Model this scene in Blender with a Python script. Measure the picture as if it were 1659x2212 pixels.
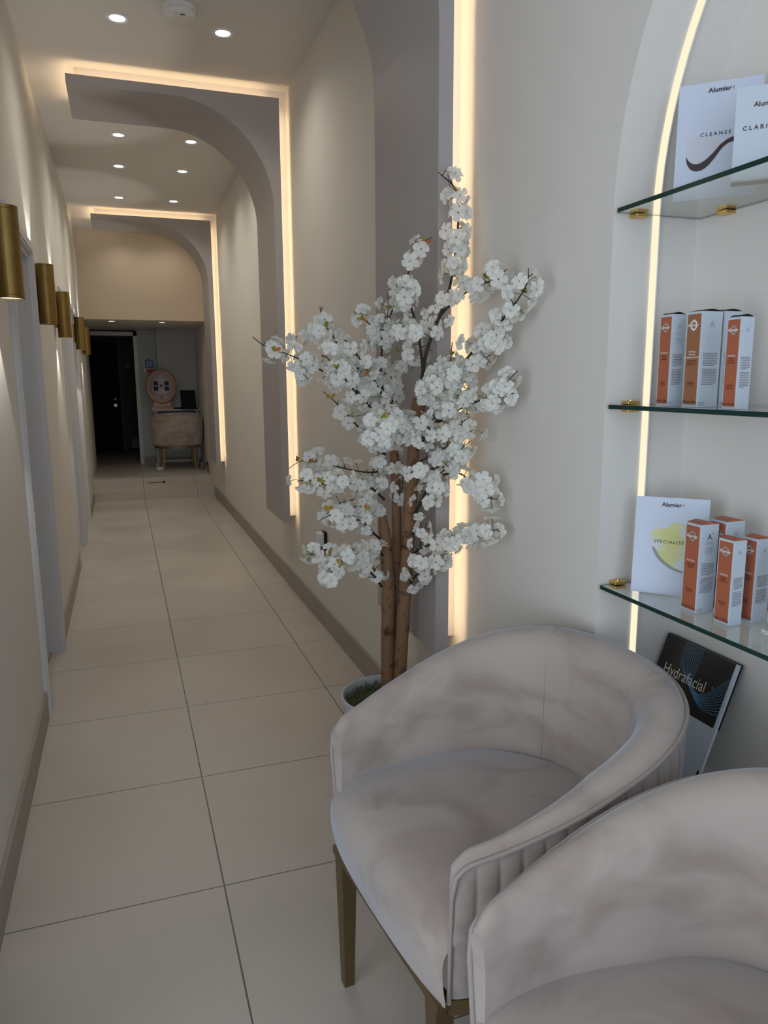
import bpy, bmesh, math, random
from mathutils import Vector, Matrix
PI = math.pi
S = bpy.context.scene
for o in list(bpy.data.objects): bpy.data.objects.remove(o)
C = S.collection
# ------------------------------------------------------------------ camera
F, YAW, PITCH, ROLL, CH = 1609.3, math.radians(19.143), math.radians(10.026), math.radians(-.328), 1.354
cy, sy = math.cos(YAW), math.sin(YAW)
fw = Vector((sy, cy, 0)); rt = Vector((cy, -sy, 0)); up = Vector((0, 0, 1))
f2 = fw*math.cos(PITCH)-up*math.sin(PITCH); u2 = up*math.cos(PITCH)+fw*math.sin(PITCH)
r3 = rt*math.cos(ROLL)+u2*math.sin(ROLL); u3 = u2*math.cos(ROLL)-rt*math.sin(ROLL)
cd = bpy.data.cameras.new('camera'); cam = bpy.data.objects.new('camera', cd); C.objects.link(cam)
cam.matrix_world = Matrix(((r3.x, u3.x, -f2.x, 0), (r3.y, u3.y, -f2.y, 0), (r3.z, u3.z, -f2.z, CH), (0, 0, 0, 1)))
cd.sensor_fit = 'VERTICAL'; cd.sensor_height = 24; cd.lens = F*24/2212; cd.clip_start = .02
S.camera = cam
CP = Vector((0, 0, CH))
def ray(u, v): return r3*((u-829.5)/F) - u3*((v-1106)/F) + f2
def onx(u, v, x): d = ray(u, v); return CP+d*(x/d.x)
def ony(u, v, y): d = ray(u, v); return CP+d*(y/d.y)
def onz(u, v, z): d = ray(u, v); return CP+d*((z-CH)/d.z)
# ------------------------------------------------------------------ world, exposure, big lights
S.view_settings.view_transform = 'Standard'; S.view_settings.look = 'None'
S.view_settings.exposure = 0.0; S.view_settings.gamma = 1; S.view_settings.use_curve_mapping = False
w = bpy.data.worlds.new('world'); S.world = w; w.use_nodes = True
w.node_tree.nodes['Background'].inputs[0].default_value = (.55, .68, 1, 1)
w.node_tree.nodes['Background'].inputs[1].default_value = .6
def area(name, loc, rot, sx, sy_, e, col):
    l = bpy.data.lights.new(name, 'AREA'); l.shape = 'RECTANGLE'; l.size = sx; l.size_y = sy_; l.energy = e; l.color = col
    o = bpy.data.objects.new(name, l); C.objects.link(o); o.location = loc; o.rotation_euler = rot; return o
DAY = (.76, .87, 1)
area('daylight_shopfront', (-.45, -1.96, 1.5), (math.radians(90), 0, 0), 2.7, 2.4, 43, DAY)
area('daylight_side_window', (-2.26, -.35, 1.15), (math.radians(90), 0, math.radians(-90)), 2.3, 1.8, 36, DAY)
LED_E, NICHE_E, SPOT_E, SCONCE_E = 15.0, 1.05, 10.8, 6.0
# ------------------------------------------------------------------ materials
def mat(name, col, rough=.5, metal=0, noise=None, bump=None, sheen=0, emis=None, trans=0, ior=1.45, coat=0, spec=.5):
    m = bpy.data.materials.new(name); m.use_nodes = True; nt = m.node_tree; n = nt.nodes; b = n['Principled BSDF']
    b.inputs['Base Color'].default_value = (*col, 1); b.inputs['Roughness'].default_value = rough; b.inputs['Metallic'].default_value = metal
    b.inputs['IOR'].default_value = ior; b.inputs['Specular IOR Level'].default_value = spec
    if trans: b.inputs['Transmission Weight'].default_value = trans
    if sheen:
        b.inputs['Sheen Weight'].default_value = sheen; b.inputs['Sheen Roughness'].default_value = .35
    if coat: b.inputs['Coat Weight'].default_value = coat
    if emis: b.inputs['Emission Color'].default_value = (*emis[0], 1); b.inputs['Emission Strength'].default_value = emis[1]
    tc = n.new('ShaderNodeTexCoord')
    if noise:   # (scale, detail, other colour, lo, hi)
        t = n.new('ShaderNodeTexNoise'); t.inputs['Scale'].default_value = noise[0]; t.inputs['Detail'].default_value = noise[1]
        r = n.new('ShaderNodeValToRGB'); r.color_ramp.elements[0].position = noise[3]; r.color_ramp.elements[1].position = noise[4]
        r.color_ramp.elements[0].color = (*col, 1); r.color_ramp.elements[1].color = (*noise[2], 1)
        nt.links.new(tc.outputs['Object'], t.inputs['Vector']); nt.links.new(t.outputs[0], r.inputs[0]); nt.links.new(r.outputs[0], b.inputs['Base Color'])
    if bump:
        t = n.new('ShaderNodeTexNoise'); t.inputs['Scale'].default_value = bump[0]; t.inputs['Detail'].default_value = 4
        bp = n.new('ShaderNodeBump'); bp.inputs['Strength'].default_value = bump[1]; bp.inputs['Distance'].default_value = .002
        nt.links.new(tc.outputs['Object'], t.inputs['Vector']); nt.links.new(t.outputs[0], bp.inputs['Height']); nt.links.new(bp.outputs[0], b.inputs['Normal'])
    return m
def emat(name, col, s):
    m = bpy.data.materials.new(name); m.use_nodes = True; nt = m.node_tree; nt.nodes.clear()
    e = nt.nodes.new('ShaderNodeEmission'); e.inputs[0].default_value = (*col, 1); e.inputs[1].default_value = s
    o = nt.nodes.new('ShaderNodeOutputMaterial'); nt.links.new(e.outputs[0], o.inputs[0]); return m
M = {}
M['wall'] = mat('wall_paint', (.71, .68, .63), .75, noise=(1.5, 2, (.73, .70, .65), .3, .7), bump=(120, .06))
M['ceiling'] = mat('ceiling_paint', (.66, .63, .59), .8)
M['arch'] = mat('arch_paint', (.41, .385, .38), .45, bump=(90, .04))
M['core'] = mat('core_paint', (.78, .74, .70), .7)
M['trim'] = mat('satin_trim', (.64, .63, .63), .35)
M['leaf'] = mat('door_leaf', (.42, .45, .50), .4)
M['skirt'] = mat('skirting_tile', (.30, .265, .23), .4, noise=(7, 4, (.34, .30, .26), .3, .7))
M['brass'] = mat('aged_brass', (.24, .15, .045), .42, 1, noise=(9, 5, (.33, .22, .075), .35, .7))
M['bronze'] = mat('bronze_frame', (.23, .165, .085), .38, .9)
M['gold'] = mat('gold_clip', (.75, .50, .16), .25, 1)
M['white'] = mat('white_plastic', (.75, .75, .75), .4)
M['black'] = mat('black_plastic', (.009, .009, .010), .6, spec=.2)
M['lens'] = emat('downlight_lens', (.93, 1, .98), 5)
M['lens_s'] = emat('sconce_lens', (.95, 1, .97), 1.6)
M['led'] = emat('warm_led', (1, .74, .45), LED_E)
M['led_n'] = emat('niche_led', (1, .88, .62), NICHE_E)
def tiles():
    m = bpy.data.materials.new('porcelain_tiles'); m.use_nodes = True; nt = m.node_tree; n = nt.nodes; b = n['Principled BSDF']; L = nt.links
    g = n.new('ShaderNodeNewGeometry'); sp = n.new('ShaderNodeSeparateXYZ'); L.new(g.outputs['Position'], sp.inputs[0])
    def math_(op, a, bb):
        q = n.new('ShaderNodeMath'); q.operation = op
        for i, v in enumerate((a, bb)):
            if v is None: continue
            if isinstance(v, (int, float)): q.inputs[i].default_value = v
            else: L.new(v, q.inputs[i])
        return q.outputs[0]
    def line(axis, off, wd):
        a = math_('ADD', sp.outputs[axis], 60.15-off); a = math_('DIVIDE', a, .6015); a = math_('FRACT', a, None)
        a = math_('SUBTRACT', a, .5); a = math_('ABSOLUTE', a, None); a = math_('GREATER_THAN', a, .5-wd/.6015/2); return a
    gx = line('X', .181, .0042); gy = line('Y', 1.867, .0036)
    gr = math_('MAXIMUM', gx, gy)
    t = n.new('ShaderNodeTexNoise'); t.inputs['Scale'].default_value = 2.3; t.inputs['Detail'].default_value = 7; L.new(g.outputs['Position'], t.inputs['Vector'])
    r = n.new('ShaderNodeValToRGB'); r.color_ramp.elements[0].position = .3; r.color_ramp.elements[1].position = .7
    r.color_ramp.elements[0].color = (.47, .43, .385, 1); r.color_ramp.elements[1].color = (.52, .48, .43, 1); L.new(t.outputs[0], r.inputs[0])
    t2 = n.new('ShaderNodeTexNoise'); t2.inputs['Scale'].default_value = 45; t2.inputs['Detail'].default_value = 6; L.new(g.outputs['Position'], t2.inputs['Vector'])
    r2 = n.new('ShaderNodeValToRGB'); r2.color_ramp.elements[0].position = .68; r2.color_ramp.elements[1].position = .8
    r2.color_ramp.elements[0].color = (0, 0, 0, 1); r2.color_ramp.elements[1].color = (.35, .35, .35, 1); L.new(t2.outputs[0], r2.inputs[0])
    m0 = n.new('ShaderNodeMixRGB'); m0.inputs[2].default_value = (.60, .56, .51, 1); L.new(r2.outputs[0], m0.inputs[0]); L.new(r.outputs[0], m0.inputs[1])
    mx = n.new('ShaderNodeMixRGB'); mx.inputs[2].default_value = (.10, .085, .07, 1); L.new(gr, mx.inputs[0]); L.new(m0.outputs[0], mx.inputs[1])
    L.new(mx.outputs[0], b.inputs['Base Color'])
    rr = math_('MULTIPLY', t.outputs[0], .25); rr = math_('ADD', rr, .28); L.new(rr, b.inputs['Roughness'])
    bp = n.new('ShaderNodeBump'); bp.inputs['Strength'].default_value = .4; bp.inputs['Distance'].default_value = .001; inv = math_('SUBTRACT', 1, gr); L.new(inv, bp.inputs['Height']); L.new(bp.outputs[0], b.inputs['Normal'])
    return m
M['tiles'] = tiles()
def velvet():
    m = bpy.data.materials.new('taupe_velvet'); m.use_nodes = True; nt = m.node_tree; n = nt.nodes; b = n['Principled BSDF']; L = nt.links
    tc = n.new('ShaderNodeTexCoord'); mp = n.new('ShaderNodeMapping'); mp.inputs['Scale'].default_value = (1, .8, 1.6); L.new(tc.outputs['Object'], mp.inputs[0])
    t = n.new('ShaderNodeTexNoise'); t.inputs['Scale'].default_value = 6.5; t.inputs['Detail'].default_value = 7; t.inputs['Distortion'].default_value = .7; L.new(mp.outputs[0], t.inputs['Vector'])
    r = n.new('ShaderNodeValToRGB'); e = r.color_ramp.elements; e[0].position = .45; e[1].position = .70
    e[0].color = (.425, .36, .32, 1); e[1].color = (.31, .25, .215, 1); L.new(t.outputs[0], r.inputs[0]); L.new(r.outputs[0], b.inputs['Base Color'])
    b.inputs['Roughness'].default_value = .85; b.inputs['Specular IOR Level'].default_value = .15
    b.inputs['Sheen Weight'].default_value = .75; b.inputs['Sheen Roughness'].default_value = .38; b.inputs['Sheen Tint'].default_value = (.66, .82, 1, 1)
    t2 = n.new('ShaderNodeTexNoise'); t2.inputs['Scale'].default_value = 9; t2.inputs['Detail'].default_value = 3; L.new(tc.outputs['Object'], t2.inputs['Vector'])
    bp = n.new('ShaderNodeBump'); bp.inputs['Strength'].default_value = .25; bp.inputs['Distance'].default_value = .01; L.new(t2.outputs[0], bp.inputs['Height']); L.new(bp.outputs[0], b.inputs['Normal'])
    return m
M['velvet'] = velvet()
M['piping'] = mat('velvet_piping', (.33, .285, .255), .8, sheen=.3)
def glass():
    m = mat('shelf_glass', (.93, .98, .96), .02, trans=1, ior=1.5); return m
M['glass'] = glass(); M['glass_edge'] = mat('glass_edge', (.006, .035, .028), .12)
def bark():
    m = mat('bark', (.25, .135, .068), .8, noise=(30, 6, (.07, .035, .02), .54, .70), bump=(40, .6)); return m
M['bark'] = bark()
M['twig'] = mat('dark_twig', (.035, .024, .018), .7)
M['pot'] = mat('glazed_pot', (.52, .58, .60), .3)
M['moss'] = mat('moss', (.06, .085, .03), .95, noise=(60, 4, (.14, .16, .07), .4, .6))
def petal():
    m = bpy.data.materials.new('silk_petal'); m.use_nodes = True; nt = m.node_tree; n = nt.nodes; n.clear()
    d = n.new('ShaderNodeBsdfDiffuse'); d.inputs[0].default_value = (.94, .94, .90, 1)
    t = n.new('ShaderNodeBsdfTranslucent'); t.inputs[0].default_value = (.92, .92, .84, 1)
    mx = n.new('ShaderNodeMixShader'); mx.inputs[0].default_value = .42; o = n.new('ShaderNodeOutputMaterial')
    nt.links.new(d.outputs[0], mx.inputs[1]); nt.links.new(t.outputs[0], mx.inputs[2]); nt.links.new(mx.outputs[0], o.inputs[0]); return m
M['petal'] = petal()
M['calyx'] = mat('calyx_green', (.11, .13, .045), .7)
M['young'] = mat('young_leaf', (.33, .33, .05), .6, noise=(35, 2, (.55, .16, .05), .5, .62))
# ------------------------------------------------------------------ mesh helpers
class MB:
    def __init__(s): s.v = []; s.f = []; s.mi = []
    def box(s, x0, x1, y0, y1, z0, z1, mi=0):
        k = len(s.v); s.v += [(x, y, z) for x in (x0, x1) for y in (y0, y1) for z in (z0, z1)]
        for q in ((0, 1, 3, 2), (4, 6, 7, 5), (0, 4, 5, 1), (2, 3, 7, 6), (0, 2, 6, 4), (1, 5, 7, 3)): s.f.append(tuple(k+i for i in q)); s.mi.append(mi)
        return s
    def quad(s, pts, mi=0):
        k = len(s.v); s.v += [tuple(p) for p in pts]; s.f.append(tuple(range(k, k+len(pts)))); s.mi.append(mi); return s
    def grid(s, rows, closed=False, mi=0):
        k = len(s.v); nr = len(rows); nc = len(rows[0])
        for r in rows: s.v += [tuple(p) for p in r]
        for i in range(nr-1):
            for j in range(nc if closed else nc-1):
                a = k+i*nc+j; b = k+i*nc+(j+1) % nc; s.f.append((a, b, b+nc, a+nc)); s.mi.append(mi)
        return k
    def prism(s, poly, fn, a, b, mi=0):   # poly 2d list, fn(p, t)->3d
        k = len(s.v); n = len(poly); s.v += [tuple(fn(p, a)) for p in poly]+[tuple(fn(p, b)) for p in poly]
        s.f.append(tuple(range(k, k+n))); s.f.append(tuple(range(k+2*n-1, k+n-1, -1))); s.mi += [mi, mi]
        for i in range(n): j = (i+1) % n; s.f.append((k+i, k+j, k+n+j, k+n+i)); s.mi.append(mi)
        return s
    def tube(s, pts, rad, n=8, mi=0, caps=True):
        pts = [Vector(p) for p in pts]; rows = []; prev = None
        for i, p in enumerate(pts):
            t = (pts[min(i+1, len(pts)-1)]-pts[max(i-1, 0)]).normalized()
            if prev is None: a = t.orthogonal().normalized()
            else: a = (prev-t*prev.dot(t)).normalized()
            prev = a; b = t.cross(a); r = rad[i] if isinstance(rad, (list, tuple)) else rad
            rows.append([p+a*math.cos(2*PI*j/n)*r+b*math.sin(2*PI*j/n)*r for j in range(n)])
        k = s.grid(rows, True, mi)
        if caps:
            s.f.append(tuple(range(k+n-1, k-1, -1))); s.f.append(tuple(range(k+(len(pts)-1)*n, k+len(pts)*n))); s.mi += [mi, mi]
        return s
    def lathe(s, prof, n=32, c=(0, 0, 0), mi=0):
        rows = [[(c[0]+r*math.cos(2*PI*j/n), c[1]+r*math.sin(2*PI*j/n), c[2]+z) for j in range(n)] for r, z in prof]
        s.grid(rows, True, mi); return s
    def build(s, name, m, parent=None, smooth=False, bevel=0, loc=None, fix=True):
        me = bpy.data.meshes.new(name); me.from_pydata(s.v, [], s.f)
        for q in (m if isinstance(m, list) else [m]): me.materials.append(q)
        me.polygons.foreach_set('material_index', s.mi)
        if fix:
            bm = bmesh.new(); bm.from_mesh(me); bmesh.ops.recalc_face_normals(bm, faces=bm.faces); bm.to_mesh(me); bm.free()
        if smooth: me.polygons.foreach_set('use_smooth', [True]*len(me.polygons))
        me.update(); o = bpy.data.objects.new(name, me); C.objects.link(o)
        if bevel:
            b = o.modifiers.new('bevel', 'BEVEL'); b.width = bevel; b.segments = 2; b.limit_method = 'ANGLE'
        if parent: o.parent = parent
        if loc: o.location = loc
        return o
def empty(name, loc=(0, 0, 0), rz=0):
    o = bpy.data.objects.new(name, None); C.objects.link(o); o.location = loc; o.rotation_euler = (0, 0, rz); o.empty_display_size = .05; return o
def tag(o, label, cat, group=None):
    o['label'] = label; o['category'] = cat
    if group: o['group'] = group
    return o
def struct(o): o['kind'] = 'structure'; return o
def copy_tree(o, parent=None):
    c = o.copy(); C.objects.link(c)
    if parent: c.parent = parent
    for ch in [q for q in bpy.data.objects if q.parent == o]: copy_tree(ch, c)
    return c
def text(name, s, size, origin, right, upv, m, parent=None, align='CENTER', off=.0006, spacing=1.0, sx=1.0, weight=0):
    cu = bpy.data.curves.new(name, 'FONT'); cu.body = s; cu.size = size; cu.align_x = align; cu.align_y = 'CENTER'; cu.space_character = spacing; cu.offset = weight; cu.resolution_u = 3
    o = bpy.data.objects.new(name, cu); C.objects.link(o); dg = bpy.context.evaluated_depsgraph_get()
    me = bpy.data.meshes.new_from_object(o.evaluated_get(dg)); bpy.data.objects.remove(o)
    right = Vector(right).normalized(); upv = Vector(upv).normalized(); nn = right.cross(upv)
    for v in me.vertices:
        v.co = Vector(origin)+right*(v.co.x*sx)+upv*v.co.y+nn*off
    me.materials.clear(); me.materials.append(m)
    r = bpy.data.objects.new(name, me); C.objects.link(r)
    if parent: r.parent = parent
    return r
# ------------------------------------------------------------------ room shell
XL, XR, ZC = -.372, .998, 2.99
YB = -2.0      # shopfront
struct(MB().box(-2.3, 1.5, YB-.2, 9.0, -.12, 0).build('floor', M['tiles']))
struct(MB().box(-2.3, 1.5, YB-.2, 9.15, ZC, ZC+.12).build('ceiling', M['ceiling']))
# right wall with arched niche
NY0, NY1, NZ, NR, NL, NXB = -.104, 1.396, 1.70, .75, .48, 1.215
NC = (NY0+NY1)/2
wr = MB()
wr.box(XR, XR+.4, NY1, 13.4, -.3, 3.05); wr.box(XR, XR+.4, YB, NY0, 0, 3.05); wr.box(XR, XR+.4, NY0, NY1, 0, NL)
arcp = [(NC+NR*math.cos(PI*i/48), NZ+NR*math.sin(PI*i/48)) for i in range(49)]
for (a, b) in zip(arcp[:-1], arcp[1:]):
    wr.prism([(a[0], a[1]), (b[0], b[1]), (b[0], 3.05), (a[0], 3.05)], lambda p, t: (t, p[0], p[1]), XR, XR+.4)
wr.box(NXB, XR+.4, NY0, NY1, NL, 2.47)
struct(wr.build('wall_right', M['wall']))
# left wall with three door openings
ops = [(3.20, 3.985), (5.82, 6.60), (6.86, 7.57)]; HD = 1.945
wl = MB(); ys = [1.2]
for a, b in ops: ys += [a, b]
ys.append(10.75)
for i in range(0, len(ys), 2): wl.box(XL-.14, XL, ys[i], ys[i+1], 0, 3.05)
for a, b in ops: wl.box(XL-.14, XL, a, b, HD, 3.05)
struct(wl.build('wall_left', M['wall']))
struct(MB().box(-2.3, XL-.14, 1.2, 1.34, 0, 3.05).build('wall_partition', M['wall']))
struct(MB().box(-2.44, -2.3, YB-.1, 1.34, 0, 3.05).build('wall_reception', M['wall']))
fr = MB(); fr.box(-2.3, -2.05, YB-.14, YB, 0, 3.05).box(.95, 1.4, YB-.14, YB, 0, 3.05).box(-2.05, .95, YB-.14, YB, 2.75, 3.05).box(-2.05, .95, YB-.14, YB, 0, .18)
struct(fr.build('wall_front', M['wall']))
win = MB()
for x in (-2.05, -.58, .89): win.box(x, x+.06, YB-.1, YB-.04, .18, 2.75)
win.box(-2.05, .95, YB-.1, YB-.04, .18, .24); win.box(-2.05, .95, YB-.1, YB-.04, 2.69, 2.75)
struct(win.build('window_1', M['trim']))
for i, (a, b) in enumerate(ops):
    d = struct(empty('door_%d' % (i+1), (XL, a, 0))); w_ = b-a
    t = MB(); e = .015
    t.box(0, e, -.06, 0, 0, HD+.06).box(0, e, w_, w_+.06, 0, HD+.06).box(0, e, 0, w_, HD, HD+.06)
    t.box(e, e+.006, -.045, -.012, 0, HD+.045).box(e, e+.006, w_+.012, w_+.045, 0, HD+.045).box(e, e+.006, -.012, w_+.012, HD+.012, HD+.045)
    t.build('architrave', M['trim'], d)
    j = MB(); j.box(-.14, 0, 0, .02, 0, HD).box(-.14, 0, w_-.02, w_, 0, HD).box(-.14, 0, .02, w_-.02, HD-.02, HD)
    j.box(-.075, -.06, .02, .035, 0, HD-.02).box(-.075, -.06, w_-.035, w_-.02, 0, HD-.02)
    j.build('lining', M['trim'], d)
    MB().box(-.12, -.078, .022, w_-.022, .004, HD-.022).build('door_leaf', M['leaf'], d)
b = MB()
segs = [(1.2, 3.14), (4.045, 5.76), (6.66, 6.80), (7.63, 9.0)]
for a, c in segs: b.box(XL, XL+.012, a, c, 0, .115)
struct(b.build('baseboard_left', M['skirt'], bevel=.001))
struct(MB().box(XR-.012, XR, NY1, 9.0, 0, .118).box(XR-.012, XR, YB, NY1, 0, .118).build('baseboard_right', M['skirt'], bevel=.001))
# steps and landing
ZS = .22
struct(MB().box(XL, XR, 9.0, 9.3, -.12, .11).build('floor_step', M['tiles']))
struct(MB().box(-2.2, 1.6, 9.3, 13.6, -.12, ZS).build('floor_landing', M['tiles']))
struct(MB().box(-2.3, 1.5, 9.15, 9.3, 2.045, 3.11).build('wall_header', mat('cream_paint', (.74, .63, .49), .75)))
struct(MB().box(-2.3, 1.5, 9.3, 13.6, 2.045, 2.2).build('ceiling_landing', M['ceiling']))
struct(MB().box(-2.4, -2.2, 9.15, 13.4, -.1, 2.2).build('wall_landing_added', M['wall']))  # unseen side wall, added to keep world light out of the landing
struct(MB().box(-2.3, -2.2, 1.34, 9.15, -.1, 3.05).build('wall_behind_rooms_added', M['wall']))  # unseen, added to close the gap where world light leaked in
DYB = 10.95
M['bwall'] = mat('back_room_paint', (.50, .53, .53), .7); M['dark'] = mat('hall_shade_paint', (.16, .155, .15), .8)  # second colour is darkened to carry the shade of the unlit hall
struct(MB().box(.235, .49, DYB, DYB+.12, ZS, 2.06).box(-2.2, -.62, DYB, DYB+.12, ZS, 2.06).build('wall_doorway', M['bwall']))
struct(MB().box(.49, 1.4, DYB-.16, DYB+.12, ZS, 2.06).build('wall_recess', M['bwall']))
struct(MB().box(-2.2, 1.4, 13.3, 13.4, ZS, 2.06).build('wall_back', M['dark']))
struct(MB().box(.49, .99, DYB-.172, DYB-.16, ZS, ZS+.10).box(.25, .49, DYB-.012, DYB, ZS, ZS+.10).build('baseboard_back', M['skirt']))
df = struct(empty('door_4', (.215, DYB, ZS)))
MB().box(-.02, .03, -.015, .13, 0, 1.80).box(-.83, -.78, -.015, .13, 0, 1.80).box(-.83, .03, -.015, .13, 1.75, 1.80).build('door_frame', M['trim'], df)
d5 = struct(empty('door_5', (-.60, 13.0, ZS)))
MB().box(0, .58, -.0, .04, 0, 1.74).build('door_leaf', M['black'], d5)
hb = MB(); hb.tube([(.50, -.045, .86), (.42, -.045, .86)], .012); hb.lathe([(0, 0), (.03, 0), (.03, .01), (0, .01)], 16, (.50, -.02, .86)); hb.tube([(.5, 0, .86), (.5, -.05, .86)], .014); hb.tube([(.5, 0, .76), (.5, -.03, .76)], .028)
hb.build('door_handle', mat('satin_steel', (.5, .45, .4), .3, .9), d5)
MB().box(-.03, .0, -.02, .06, 0, 1.78).box(.58, .64, -.02, .06, 0, 1.78).build('door_frame', M['dark'], d5)
struct(MB().box(.05, .9, 13.15, 13.3, ZS, ZS+.03).build('trim_1', M['black']))
struct(MB().box(.12, .9, 13.28, 13.3, ZS+.03, ZS+.18).build('baseboard_hall', M['skirt']))
# ------------------------------------------------------------------ backlit arches
def arch(y0, label, cutspot=False):
    root = empty('arch_panel', (XR, y0, 0)); X = lambda x: x-XR
    xo, xi, zo, zi, zb, xe, R_ = .945, .900, 2.930, 2.883, .487, -.173, .55
    arc = [(xi-R_+R_*math.cos(PI/2*i/28), zi-R_+R_*math.sin(PI/2*i/28)) for i in range(29)]
    def prof(o): return [(xe, zo-o), (xo-o, zo-o), (xo-o, zb), (xi, zb)]+arc+[(xe, zi)]
    D = .57; fn = lambda p, t: (X(p[0]), t, p[1])
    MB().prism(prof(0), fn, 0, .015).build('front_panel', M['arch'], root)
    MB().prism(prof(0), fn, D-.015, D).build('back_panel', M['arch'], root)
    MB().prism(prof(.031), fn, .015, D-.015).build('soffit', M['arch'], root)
    c = MB(); c.box(X(xo-.031), X(XR), .07, D-.07, .515, ZC); c.box(X(-.13), X(xo-.031), .07, D-.07, zo-.031, ZC)
    c.build('mounting_core', M['core'], root)
    l = MB(); l.box(X(xo-.031), X(xo-.027), .032, .042, zb+.02, zo-.05); l.box(X(-.15), X(xo-.05), .032, .042, zo-.031, zo-.027); l.box(X(-.155), X(-.145), .042, D-.05, zo-.031, zo-.027); l.box(X(xo-.031), X(xo-.027), D-.042, D-.032, zb+.02, zo-.05); l.box(X(-.15), X(xo-.05), D-.042, D-.032, zo-.031, zo-.027)
    l.build('led_strip', M['led'], root)
    # flat end cap behind the panels at the free left end
    tag(root, label, 'arch panel', 'backlit arches along the corridor')
    return root
arch(2.10, 'nearest grey half-arch on the right wall, behind the blossom tree, glowing strip at its edge')
arch(4.50, 'middle grey half-arch spanning wall and ceiling with warm glowing outline')
arch(7.95, 'farthest and smallest glowing half-arch, in front of the cream upper wall')
# ------------------------------------------------------------------ downlights and detector
def spot(name, loc, rot, e, ang, blend, col, size=.03, parent=None):
    l = bpy.data.lights.new(name, 'SPOT'); l.energy = e; l.spot_size = math.radians(ang); l.spot_blend = blend; l.color = col; l.shadow_soft_size = size
    o = bpy.data.objects.new(name, l); C.objects.link(o); o.location = loc; o.rotation_euler = rot
    if parent: o.parent = parent
    return o
def downlight(x, y, z, label, e=SPOT_E):
    r = empty('downlight', (x, y, z))
    MB().lathe([(.053, 0), (.053, -.003), (.049, -.006), (.036, -.0035), (.034, 0)], 32).build('bezel', M['white'], r, smooth=True)
    MB().lathe([(.035, -.0015), (.03, -.003), (.001, -.003)], 24).build('lens', M['lens'], r, smooth=True)
    spot('downlight_beam', (0, 0, -.02), (0, 0, 0), e, 150, .9, (1, .93, .80), .035, r)
    tag(r, label, 'ceiling light', 'recessed downlights')
rown = ['in the nearest pair beside the smoke detector', 'in the second pair, just past the middle arch', 'in the third pair of the ceiling', 'in the fourth pair, just before the farthest arch']
for k, y in enumerate((3.93, 5.66, 6.44, 7.49)):
    for x, sd in ((.089, 'left'), (.564, 'right')):
        downlight(x, y, ZC, '%s round downlight %s' % (sd, rown[k]))
downlight(.089, 8.83, ZC, 'left round downlight added unseen behind the farthest arch to brighten the cream wall', 3.0)  # unseen pair, added to brighten the cream header wall
downlight(.564, 8.83, ZC, 'right round downlight added unseen behind the farthest arch to brighten the cream wall', 3.0)
downlight(-.055, 9.39, 2.045, 'left round downlight in the low ceiling above the dark doorway', .5)
downlight(.506, 9.42, 2.045, 'right round downlight in the low ceiling above the far chair', 1.7)
r = empty('smoke_detector', (.349, 3.74, ZC))
MB().lathe([(.072, 0), (.072, -.012), (.066, -.016)], 40).build('base_plate', M['white'], r, smooth=True)
MB().lathe([(.066, -.012), (.069, -.018), (.069, -.032), (.063, -.040), (.001, -.041)], 40).build('cover', M['white'], r, smooth=True)
MB().box(.0, .02, -.035, -.029, -.0425, -.041).box(-.02, -.016, -.04, -.036, -.0425, -.041).build('vent_mark', M['black'], r)
tag(r, 'white round smoke detector on the ceiling between two downlights', 'smoke detector')
# ------------------------------------------------------------------ wall sconces
def sconce(y, zc, label, lit=True):
    r = empty('wall_sconce', (XL, y, zc)); L_, R_ = .141, .042; cx = .056
    MB().lathe([(R_-.004, -L_), (R_, -L_), (R_, -L_+.009), (R_-.001, -L_+.010), (R_-.001, -L_+.0115), (R_, -L_+.0125), (R_, L_-.0125), (R_-.001, L_-.0115), (R_-.001, L_-.010), (R_, L_-.009), (R_, L_), (R_-.004, L_), (R_-.004, L_-.03), (R_-.004, -L_+.03), (R_-.004, -L_)], 40, (cx, 0, 0)).build('tube_shade', M['brass'], r, smooth=False)
    MB().box(0, .014, -.022, .022, -.078, .078).box(.014, .020, -.012, .012, -.03, .03).build('back_plate', M['brass'], r, bevel=.002)
    MB().lathe([(.001, -L_+.004), (R_-.005, -L_+.004)], 28, (cx, 0, 0)).build('lens', M['lens_s'] if lit else M['white'], r)
    MB().lathe([(.001, L_-.006), (R_-.005, L_-.006)], 28, (cx, 0, 0)).build('lens', M['lens_s'], r)
    if lit: spot('sconce_beam', (cx, 0, -L_-.002), (0, 0, 0), SCONCE_E, 74, .35, (1, .95, .88), .01, r)
    spot('sconce_beam', (cx, 0, L_+.002), (PI, 0, 0), SCONCE_E, 74, .35, (1, .95, .88), .01, r)
    return tag(r, label, 'wall light', 'brass cylinder sconces on the left wall')
for y, z, lb, lit in ((2.60, 1.74, 'largest brass cylinder sconce, cut off by the left edge, lens glowing below', True), (3.90, 1.755, 'second brass cylinder sconce, hung just past the first doorway, dark underneath', False),
                 (5.04, 1.755, 'third brass cylinder sconce from the front with lit lower rim', True), (6.98, 1.76, 'fourth brass cylinder sconce, overlapping the one behind it', True), (8.16, 1.76, 'farthest brass cylinder sconce, beside the dark doorway', True)):
    sconce(y*1.05, 1.354+(z-1.354)*1.05, lb, lit)
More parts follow.
